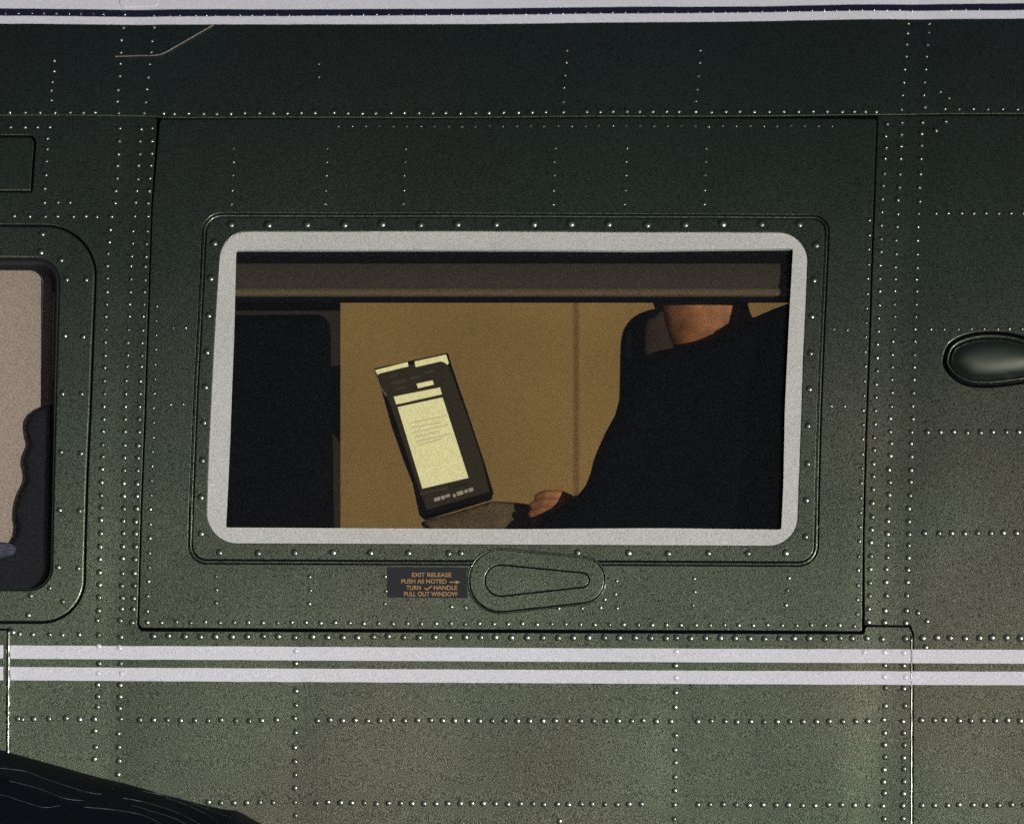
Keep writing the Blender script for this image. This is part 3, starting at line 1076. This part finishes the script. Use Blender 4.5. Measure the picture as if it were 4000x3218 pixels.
# -- upper rows: small, nearly flush heads
hrow([37, 95, 155, 212, 272, 323, 370, 460, 560], 440, r=8, lift=0.0008)
hrow([636, 677, 733, 793, 843, 898, 953, 1010, 1066, 1120, 1175, 1228, 1302, 1356, 1412, 1465, 1523, 1576, 1632, 1687, 1741, 1797, 1855, 1908,
      1966, 2022, 2077, 2128, 2198, 2291, 2343, 2393, 2446, 2496, 2547, 2600, 2650, 2715, 2777, 2833, 2887, 2945, 3003, 3059, 3118, 3174, 3230, 3287, 3337, 3379, 3420],
     lambda x: 443 - 8 * max(0, min(1, (x - 700) / 2000.0)), r=8.5, lift=0.0008)
hrow([3690, 3745, 3800, 3858, 3915, 3973], 425, r=7, lift=0.0008)
hrow([38, 97, 145, 193], 497, r=8)
hrow([170, 225, 272], 789, r=7.5)
hrow([52, 115, 175, 222, 285, 332, 375, 433], 843, r=8.5)
row([(210, 238), (208, 278), (203, 320), (199, 353), (198, 392), (185, 540), (183, 583), (181, 630), (177, 683), (173, 735)], r=7.5, lift=0.0007)
row([(480, 107), (473, 155), (471, 203), (468, 247), (465, 297), (460, 352), (457, 397)], r=7, lift=0.0008)
row([(600, 107), (592, 158), (588, 203), (583, 250), (578, 300), (571, 347), (568, 397)], r=7, lift=0.0008)
row([(466, 500), (463, 550), (462, 600), (457, 645), (456, 695), (450, 743), (447, 790), (430, 895), (425, 945)], r=8)
row([(550, 503), (546, 550), (545, 598), (540, 645), (537, 696), (531, 742), (528, 788), (523, 843)], r=8)
row([(594, 498), (592, 548), (590, 598), (587, 645), (584, 695), (581, 743), (577, 790), (575, 843)], r=7.5)
row([(3546, 90), (3544, 127), (3540, 173), (3537, 218), (3533, 270), (3530, 320), (3525, 370), (3520, 425), (3522, 477), (3520, 523), (3518, 568), (3517, 617), (3515, 678), (3512, 730), (3508, 780)], r=7, lift=0.0007)
row([(3630, 90), (3626, 125), (3622, 174), (3618, 218), (3615, 270), (3610, 320), (3607, 370), (3612, 415), (3603, 476), (3600, 520), (3597, 565), (3597, 617), (3595, 678), (3592, 730), (3590, 784)], r=7, lift=0.0006)
row([(3465, 483), (3460, 530), (3460, 575), (3457, 618), (3454, 677), (3450, 725), (3446, 778)], r=6.5)
row([(3670, 358), (3705, 383), (3693, 473), (3655, 508)], r=7, lift=0.0007)
hrow(stp(1320, 3250, 54), 492, r=6, h=0.22)
for cx in (912, 1277, 1583, 2168, 2447, 2758):
    row([(cx - 0.04 * (y - 580), y) for y in (580, 632, 685, 742, 797)], r=6.5, h=0.24)
row([(2213, 198), (2210, 243), (2206, 295), (2201, 342), (2199, 397), (1245, 250), (1243, 300), (2733, 195), (2731, 243), (2727, 297), (2722, 347), (2718, 392)], r=6.5, h=0.22, lift=0.0008)
# rivets along the dark stripe
hrow([20, 70, 122, 170, 220, 268, 313, 360, 402], 54, r=6.5, mk='navy', lift=0.0009)
hrow([485], 54, r=9, mk='navy', lift=0.0009)
hrow([600, 662, 700, 765, 805, 840, 888, 935, 980] + stp(1030, 3560, 49) + [3715, 3770, 3825], lambda x: lin(600, 62, 1000, 61)(x) if x < 1000 else (lin(1000, 61, 2000, 55)(x) if x < 2000 else lin(2000, 55, 3850, 37)(x)), r=6.5, mk='navy', lift=0.0009)

protos = {}
frame_parent = exitp
order = sorted(range(len(RV)), key=lambda i: -RV[i][2])
single = set(order[:300])
# the joined remainder, one mesh per owner material
rest_v = []; rest_f = []; rest_m = []
mats_rest = [M['rivet'], M['rivet_w'], M['rivet_n']]
mk_idx = {'green': 0, 'white': 1, 'navy': 2}
rnd = random.Random(3)
for i, (x, y, r, h, mk, own, lift) in enumerate(RV):
    h = crown(y, h)
    if y < 1250: r *= 1.0 + 0.45 * min(1.0, (1250 - y) / 500.0)
    x += rnd.uniform(-1.2, 1.2); y += rnd.uniform(-1.2, 1.2)
    p = H(x, y, lift - 0.00005)
    t = theta(y)
    nrm = Vector((rnd.gauss(0, 0.055), -math.cos(t), math.sin(t) + rnd.gauss(0, 0.055))).normalized()
    q = nrm.to_track_quat('Z', 'Y')
    key = (round(r * 2) / 2, h, mk)
    sc = rnd.uniform(0.94, 1.05)
    if i in single:
        if key not in protos:
            protos[key] = dome_mesh('rivet', key[0] * S, key[0] * S * h, M[{'green': 'rivet', 'white': 'rivet_w', 'navy': 'rivet_n'}[mk]])
        nm = 'screw' if own in ('frame', 'lwin') else 'rivet'
        o = bpy.data.objects.new(nm, protos[key])
        par = exitp if own == 'frame' else (lw if own == 'lwin' else heli)
        attach(o, par)
        o.matrix_basis = Matrix.Translation(p) @ q.to_matrix().to_4x4() @ Matrix.Rotation(rnd.uniform(0, 6.28), 4, 'Z') @ Matrix.Scale(sc, 4)
        COL.objects.link(o)
    else:
        vs, fs = dome(r * S, r * S * h, 3, 10)
        b0 = len(rest_v)
        mt = q.to_matrix()
        rest_v += [p + mt @ (v * sc) for v in vs]
        rest_f += [tuple(b0 + k for k in f) for f in fs]
        rest_m += [mk_idx[mk]] * len(fs)
me = mesh_of('small_rivets', rest_v, rest_f)
for m_ in mats_rest: me.materials.append(m_)
me.polygons.foreach_set('material_index', rest_m)
sr = link('small_rivets', me, None, heli)
sr['kind'] = 'stuff'

# ================================================================== cabin behind the windows
# shell of the cabin
vs = []
fr = dens([(X0, Y0), (X1, Y0), (X1, Y1), (X0, Y1)], 120)
BACK = 1.5
for x, y in fr: vs.append(H(x, y, -0.0032))
for x, y in fr: vs.append(Q(x, y, BACK))
n = len(fr)
link('cabin_shell', mesh_of('cabin_shell', vs, [(i, (i + 1) % n, n + (i + 1) % n, n + i) for i in range(n)]), M['bulkhead'], heli, smooth=False)
# far wall of two lining panels meeting at a vertical seam
slab('wall_panel', [(X0 + 12, Y0), (2250, Y0), (2250, Y1), (X0 + 12, Y1)], 1.40, 1.42, M['tan'], heli, 0.0012)
slab('wall_panel', [(2251, Y0), (X1, Y0), (X1, Y1), (2251, Y1)], 1.40, 1.42, M['tan'], heli, 0.0012)
slab('wall_backing', [(X0 + 10, Y0 + 10), (X1 - 10, Y0 + 10), (X1 - 10, Y1 - 10), (X0 + 10, Y1 - 10)], 1.45, 1.47, M['bulkhead'], heli)
slab('bulkhead', [(450, 1120), (1322, 1120), (1322, Y1 - 20), (450, Y1 - 20)], 0.21, 0.23, M['bulkhead'], heli, 0.002)
# window trim and overhead rail
def rail(name, prof, x0, x1, m):
    """length of cabin trim: prof lists (photograph row, depth behind the hull)"""
    vs = []; fs = []
    n = len(prof)
    for x in (x0, (x0 + x1) / 2, x1):
        for py, d in prof:
            vs.append(Q(x, py, base_y(py) + d))
    for i in range(2):
        for k in range(n - 1):
            fs.append((i * n + k, i * n + k + 1, (i + 1) * n + k + 1, (i + 1) * n + k))
    link(name, mesh_of(name, vs, orient(vs, fs)), m, heli)


rail('window_trim', [(968, 0.014), (972, 0.0105), (1018, 0.0105), (1028, 0.012), (1031, 0.020)], 780, 3210, M['dark_trim'])
rail('overhead_rail', [(1000, 0.020), (1030, 0.0175), (1060, 0.0165), (1090, 0.0160), (1112, 0.0170), (1126, 0.0200)], 700, 3300, M['valance'])
rail('rail_lip', [(1124, 0.0190), (1128, 0.0160), (1136, 0.0145), (1146, 0.0145), (1154, 0.0160), (1160, 0.0215)], 700, 3300, M['lip'])
rail('rail_shadow_line', [(1150, 0.024), (1170, 0.023), (1180, 0.024), (1183, 0.034)], 700, 3300, M['dark_trim'])  # dark strip standing for the shadow line under the rail
# dark seat back at the left of the window
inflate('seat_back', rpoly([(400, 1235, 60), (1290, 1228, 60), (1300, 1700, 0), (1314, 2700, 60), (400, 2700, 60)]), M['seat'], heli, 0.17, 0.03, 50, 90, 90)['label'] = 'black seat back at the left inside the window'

# left window: beige blind with a folded edge, dark cloth beside it
def hslab(name, quad, d0, d1, m, parent):
    q = dens(quad, 60)
    n = len(q)
    v2, f2 = fill(q, (), 120, 60)
    a = [H(x, y, -d0) for x, y in v2]
    f = orient(a, f2)
    vs = a + [H(x, y, -d1) for x, y in v2]
    k = len(v2)
    fs = f + [tuple(k + i for i in reversed(t)) for t in f] + [(i, (i + 1) % n, k + (i + 1) % n, k + i) for i in range(n)]
    return link(name, mesh_of(name, vs, fs), m, parent, smooth=False)


hslab('window_blind', [(-420, 900), (160, 900), (155, 2420), (-420, 2420)], 0.018, 0.021, M['blind'], heli)
hslab('blind_edge', [(150, 900), (270, 900), (262, 2420), (146, 2420)], 0.022, 0.025, M['blind2'], heli)
cl = smooth_closed([(330, 1560), (212, 1578), (160, 1592), (118, 1620), (101, 1655), (104, 1700), (111, 1740), (97, 1775), (91, 1810), (99, 1850), (96, 1885),
                    (74, 1930), (62, 1975), (58, 2020), (63, 2060), (52, 2105), (20, 2135), (-60, 2150), (-200, 2160), (-400, 2165), (-400, 2500), (330, 2500)], 5)
c1 = inflate('draped_cloth', cl, M['cloth'], None, 0.0135, 0.0025, 40, 30, 30, tilt=lambda x, y: base_y(y))
tag(c1, 'dark wavy-edged cloth hanging before the beige blind in the left window', 'cloth')
c2 = inflate('folded_cloth', smooth_closed([(-300, 2110), (-100, 2112), (20, 2118), (55, 2130), (62, 2150), (30, 2175), (-100, 2190), (-300, 2190)], 5), M['bluecloth'], None, 0.0105, 0.0018, 25, 20, 12, tilt=lambda x, y: base_y(y))
tag(c2, 'grey-blue folded cloth lying on the dark cloth at the bottom of the left window', 'cloth')

# warm cabin lamp on the ceiling, and an added fill lamp below evening the wall
for lp, rx, en in ((Q(2200, 60, 0.80), 50, 7.3), (Q(2200, 3330, 0.85), 128, 6.0)):
    ld = bpy.data.lights.new('cabin_and_fill_lamp', 'AREA')
    ld.shape = 'RECTANGLE'
    ld.size = 1.1
    ld.size_y = 0.35
    ld.energy = en
    ld.color = (1.0, 0.78, 0.50)
    lo = bpy.data.objects.new('cabin_and_fill_lamp', ld)
    COL.objects.link(lo)
    lo.location = lp
    lo.rotation_euler = (rad(rx), 0, 0)

# ================================================================== phone
ph = empty('phone', Q(1700, 1720, 0.10))
tag(ph, 'dark phone with a lit yellowish page on its screen held upright behind the window', 'phone')
A0 = Vector((1464, 1447)); U = Vector((279, -58)); V = Vector((176, 566))
DU, DV = -70 * S, 232 * S
PH_Y = 0.10


def uv_of(px, py):
    d = Vector((px, py)) - A0
    det = U.x * V.y - U.y * V.x
    return (d.x * V.y - d.y * V.x) / det, (U.x * d.y - U.y * d.x) / det


def PH(px, py, lift=0.0):
    a, b = uv_of(px, py)
    return Q(px, py, PH_Y + a * DU + b * DV - lift)


def phone_poly(name, pts, m, parent, lift, thick=0.0002, rnd_=0):
    pts = rpoly([(x, y, rnd_) for x, y in pts], 5, 100) if rnd_ else pts
    n = len(pts)
    vs = [PH(x, y, lift) for x, y in pts] + [PH(x, y, lift - thick) for x, y in pts]
    fs = [tuple(range(n)), tuple(reversed(range(n, 2 * n)))] + [(i, (i + 1) % n, n + (i + 1) % n, n + i) for i in range(n)]
    me = mesh_of(name, vs, fs)
    bm = bmesh.new(); bm.from_mesh(me); bmesh.ops.recalc_face_normals(bm, faces=bm.faces); bm.to_mesh(me); bm.free()
    o = link(name, me, m, parent, smooth=False)
    return o


def grow_quad(g):
    c = [A0 + U * a + V * b for a, b in ((0, 0), (1, 0), (1, 1.0), (0, 1.0))]
    p = offset([tuple(q) for q in c], g)
    return p


case = phone_poly('case', [(1458, 1440), (1750, 1378), (1762, 1420), (1836, 1636), (1892, 1805), (1928, 1925), (1920, 1952), (1660, 2032), (1638, 2012), (1612, 1890), (1573, 1790), (1530, 1667), (1490, 1525)], M['phone'], ph, 0.0, 0.009, 8)
phone_poly('rim', [(1462, 1445), (1466, 1443), (1486, 1500), (1512, 1545), (1506, 1548), (1482, 1505)], M['phone_rim'], ph, 0.0006)
scr = phone_poly('screen', [(1470, 1452), (1742, 1394), (1752, 1428), (1830, 1640), (1885, 1805), (1912, 1920), (1668, 1990), (1625, 1880), (1545, 1640), (1500, 1520)], M['screen_dark'], ph, 0.0004)
b1 = phone_poly('status_bar', [(1465, 1446), (1592, 1414), (1596, 1431), (1482, 1459), (1476, 1464)], M['screen_bright'], scr, 0.0008)
b2 = phone_poly('status_bar', [(1619, 1412), (1743, 1385), (1753, 1419), (1748, 1424), (1733, 1414), (1720, 1412), (1624, 1434)], M['screen_bright'], scr, 0.0008)
phone_poly('button', [(1627, 1499), (1690, 1485), (1695, 1502), (1633, 1517)], M['screen_bright'], scr, 0.0008)
phone_poly('page', [(1538, 1549), (1719, 1513), (1726, 1540), (1548, 1580)], M['screen_bright'], scr, 0.0008)
page = phone_poly('page', [(1553, 1590), (1729, 1552), (1830, 1866), (1650, 1908)], M['screen_bright'], scr, 0.0008)
for k, (a, b, c, d) in enumerate([(1600, 1650, 1745, 1628), (1605, 1667, 1722, 1655), (1612, 1688, 1752, 1663), (1617, 1706, 1715, 1690), (1624, 1722, 1756, 1701), (1632, 1737, 1725, 1718)]):
    phone_poly('text_line', [(a, b), (c, d - 8), (c + 1, d - 3), (a + 1, b + 5)], M['screen_line'], scr, 0.0011)
for k, (x0_, y0_, w_, h_) in enumerate([(1694, 1946, 24, 13), (1721, 1938, 15, 14), (1738, 1933, 18, 11), (1768, 1930, 10, 13), (1782, 1922, 26, 15), (1812, 1914, 14, 12), (1829, 1908, 18, 14)]):
    phone_poly('caption', [(x0_, y0_), (x0_ + w_, y0_ - w_ * 0.3), (x0_ + w_ + 3, y0_ - w_ * 0.3 + h_), (x0_ + 4, y0_ + h_)], M['screen_dim'], scr, 0.0008, rnd_=3)
for k, (x0_, y0_, w_, h_) in enumerate([(1528, 1492, 60, 10), (1600, 1474, 40, 9), (1545, 1516, 40, 8), (1660, 1452, 34, 8), (1520, 1468, 30, 7), (1640, 1925, 110, 7)]):
    phone_poly('dim_print', [(x0_, y0_), (x0_ + w_, y0_ - w_ * 0.2), (x0_ + w_ + 2, y0_ - w_ * 0.2 + h_), (x0_ + 2, y0_ + h_)], M['screen_faint'], scr, 0.0008)
phone_poly('caption', [(1660, 1926), (1826, 1884), (1828, 1891), (1663, 1934)], M['bulkhead'], scr, 0.0007)

fl = smooth_closed([(1652, 2036), (1760, 2006), (1905, 1962), (1932, 1958), (2010, 1962), (2100, 1976), (2170, 2000), (2172, 2040), (2120, 2085), (1900, 2090), (1720, 2085), (1660, 2062)], 5)
cf = inflate('case_flap', fl, M['flap'], ph, 0.122, 0.0035, 16, 30, 14, tilt=lambda x, y: -0.012 * (x - 1650) / 500.0)
cf['label'] = 'dim brown flap of the phone case, running right to the fingers'

# ================================================================== person
PY = 0.15
man = None
JK = [(3700, 900), (3300, 1062), (3092, 1180), (3010, 1212), (2930, 1246), (2880, 1276), (2840, 1303), (2790, 1322), (2730, 1338), (2665, 1356),
      (2604, 1370), (2560, 1392), (2512, 1412), (2470, 1450), (2440, 1510), (2418, 1566),
      (2402, 1622), (2368, 1684), (2340, 1744), (2318, 1800), (2306, 1850), (2288, 1895), (2256, 1936), (2215, 1966), (2160, 1996), (2124, 2016),
      (2108, 2062), (2100, 2120), (2160, 2200), (2500, 2330), (3000, 2500), (3800, 2600), (3900, 1600)]
# body: pelvis, spine, neck, head, arm and hand grown as one skinned surface


def skin_body(name, chains, mat_, parent, levels=1):
    allv = []; alle = []; rads = []
    for ch in chains:
        s = len(allv)
        for i, (p, r) in enumerate(ch):
            allv.append(p); rads.append(r)
            if i: alle.append((s + i - 1, s + i))
    me = bpy.data.meshes.new(name)
    me.from_pydata([tuple(v) for v in allv], alle, [])
    o = bpy.data.objects.new(name, me)
    COL.objects.link(o)
    md = o.modifiers.new('skin', 'SKIN')
    md.use_smooth_shade = True
    for i, sv in enumerate(me.skin_vertices[0].data):
        sv.radius = (rads[i], rads[i])
    s = 0
    for ch in chains:
        me.skin_vertices[0].data[s].use_root = True
        s += len(ch)
    sb = o.modifiers.new('sub', 'SUBSURF'); sb.levels = levels; sb.render_levels = levels
    bpy.context.view_layer.update()
    dg = bpy.context.evaluated_depsgraph_get()
    m2 = bpy.data.meshes.new_from_object(o.evaluated_get(dg))
    bpy.data.objects.remove(o)
    m2.materials.clear()
    o2 = link(name, m2, mat_, parent)
    return o2


def c(px, py, y, r): return (Q(px, py, y), r)


chains = [
    # spine, neck, head
    [c(3300, 3400, 0.27, 0.13), c(3250, 2700, 0.27, 0.13), c(3120, 2100, 0.26, 0.13), c(2980, 1640, 0.25, 0.10), c(2860, 1440, 0.20, 0.055),
     c(2756, 1300, 0.158, 0.049), c(2738, 1170, 0.147, 0.049), c(2710, 900, 0.185, 0.070), c(2660, 660, 0.22, 0.085), c(2680, 500, 0.24, 0.055)],
    # upper arm, forearm, wrist, palm
    [c(3150, 1550, 0.17, 0.05), c(3080, 1900, 0.15, 0.045), c(2850, 2230, 0.14, 0.038), c(2500, 2110, 0.125, 0.028), c(2330, 2030, 0.115, 0.021),
     c(2260, 1998, 0.108, 0.017), c(2200, 1985, 0.104, 0.016)],
    # four fingers curled over the edge of the case flap, and the thumb under it
    [c(2240, 1964, 0.104, 0.0072), c(2185, 1935, 0.094, 0.0064), c(2130, 1934, 0.090, 0.0058), c(2088, 1952, 0.093, 0.0048)],
    [c(2240, 1986, 0.103, 0.0072), c(2178, 1960, 0.091, 0.0064), c(2116, 1962, 0.087, 0.0058), c(2068, 1982, 0.090, 0.0048)],
    [c(2235, 2008, 0.103, 0.0072), c(2172, 1988, 0.090, 0.0062), c(2108, 1994, 0.086, 0.0056), c(2064, 2014, 0.089, 0.0046)],
    [c(2230, 2028, 0.104, 0.0064), c(2172, 2016, 0.092, 0.0056), c(2118, 2026, 0.088, 0.0050), c(2082, 2044, 0.091, 0.0042)],
    [c(2225, 2024, 0.112, 0.0080), c(2160, 2034, 0.122, 0.0072), c(2090, 2044, 0.126, 0.0064), c(2030, 2054, 0.126, 0.0052)],
]
man = skin_body('person', chains, M['skin'], None, 2)
tag(man, 'person in a dark navy suit jacket holding the lit phone behind the window', 'person')
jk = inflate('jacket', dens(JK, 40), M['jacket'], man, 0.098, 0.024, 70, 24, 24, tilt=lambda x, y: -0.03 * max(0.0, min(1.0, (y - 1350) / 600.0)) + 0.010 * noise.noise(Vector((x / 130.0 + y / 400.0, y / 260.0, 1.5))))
hr = smooth_closed([(2600, 1210), (2566, 1206), (2520, 1216), (2478, 1236), (2446, 1270), (2428, 1315), (2422, 1390), (2421, 1470), (2418, 1560), (2410, 1680), (2440, 1760), (2700, 1760), (2720, 1400), (2640, 1230)], 4)
inflate('seat_headrest', hr, M['headrest'], heli, 0.150, 0.016, 45, 24, 24)['label'] = 'dark rounded seat headrest behind the person'
inflate('shirt', dens([(2514, 1250), (2550, 1232), (2590, 1216), (2612, 1300), (2640, 1378), (2590, 1410), (2540, 1440), (2516, 1440), (2508, 1380)], 20), M['shirt'], man, 0.118, 0.004, 20, 20, 20)

bpy.context.view_layer.update()
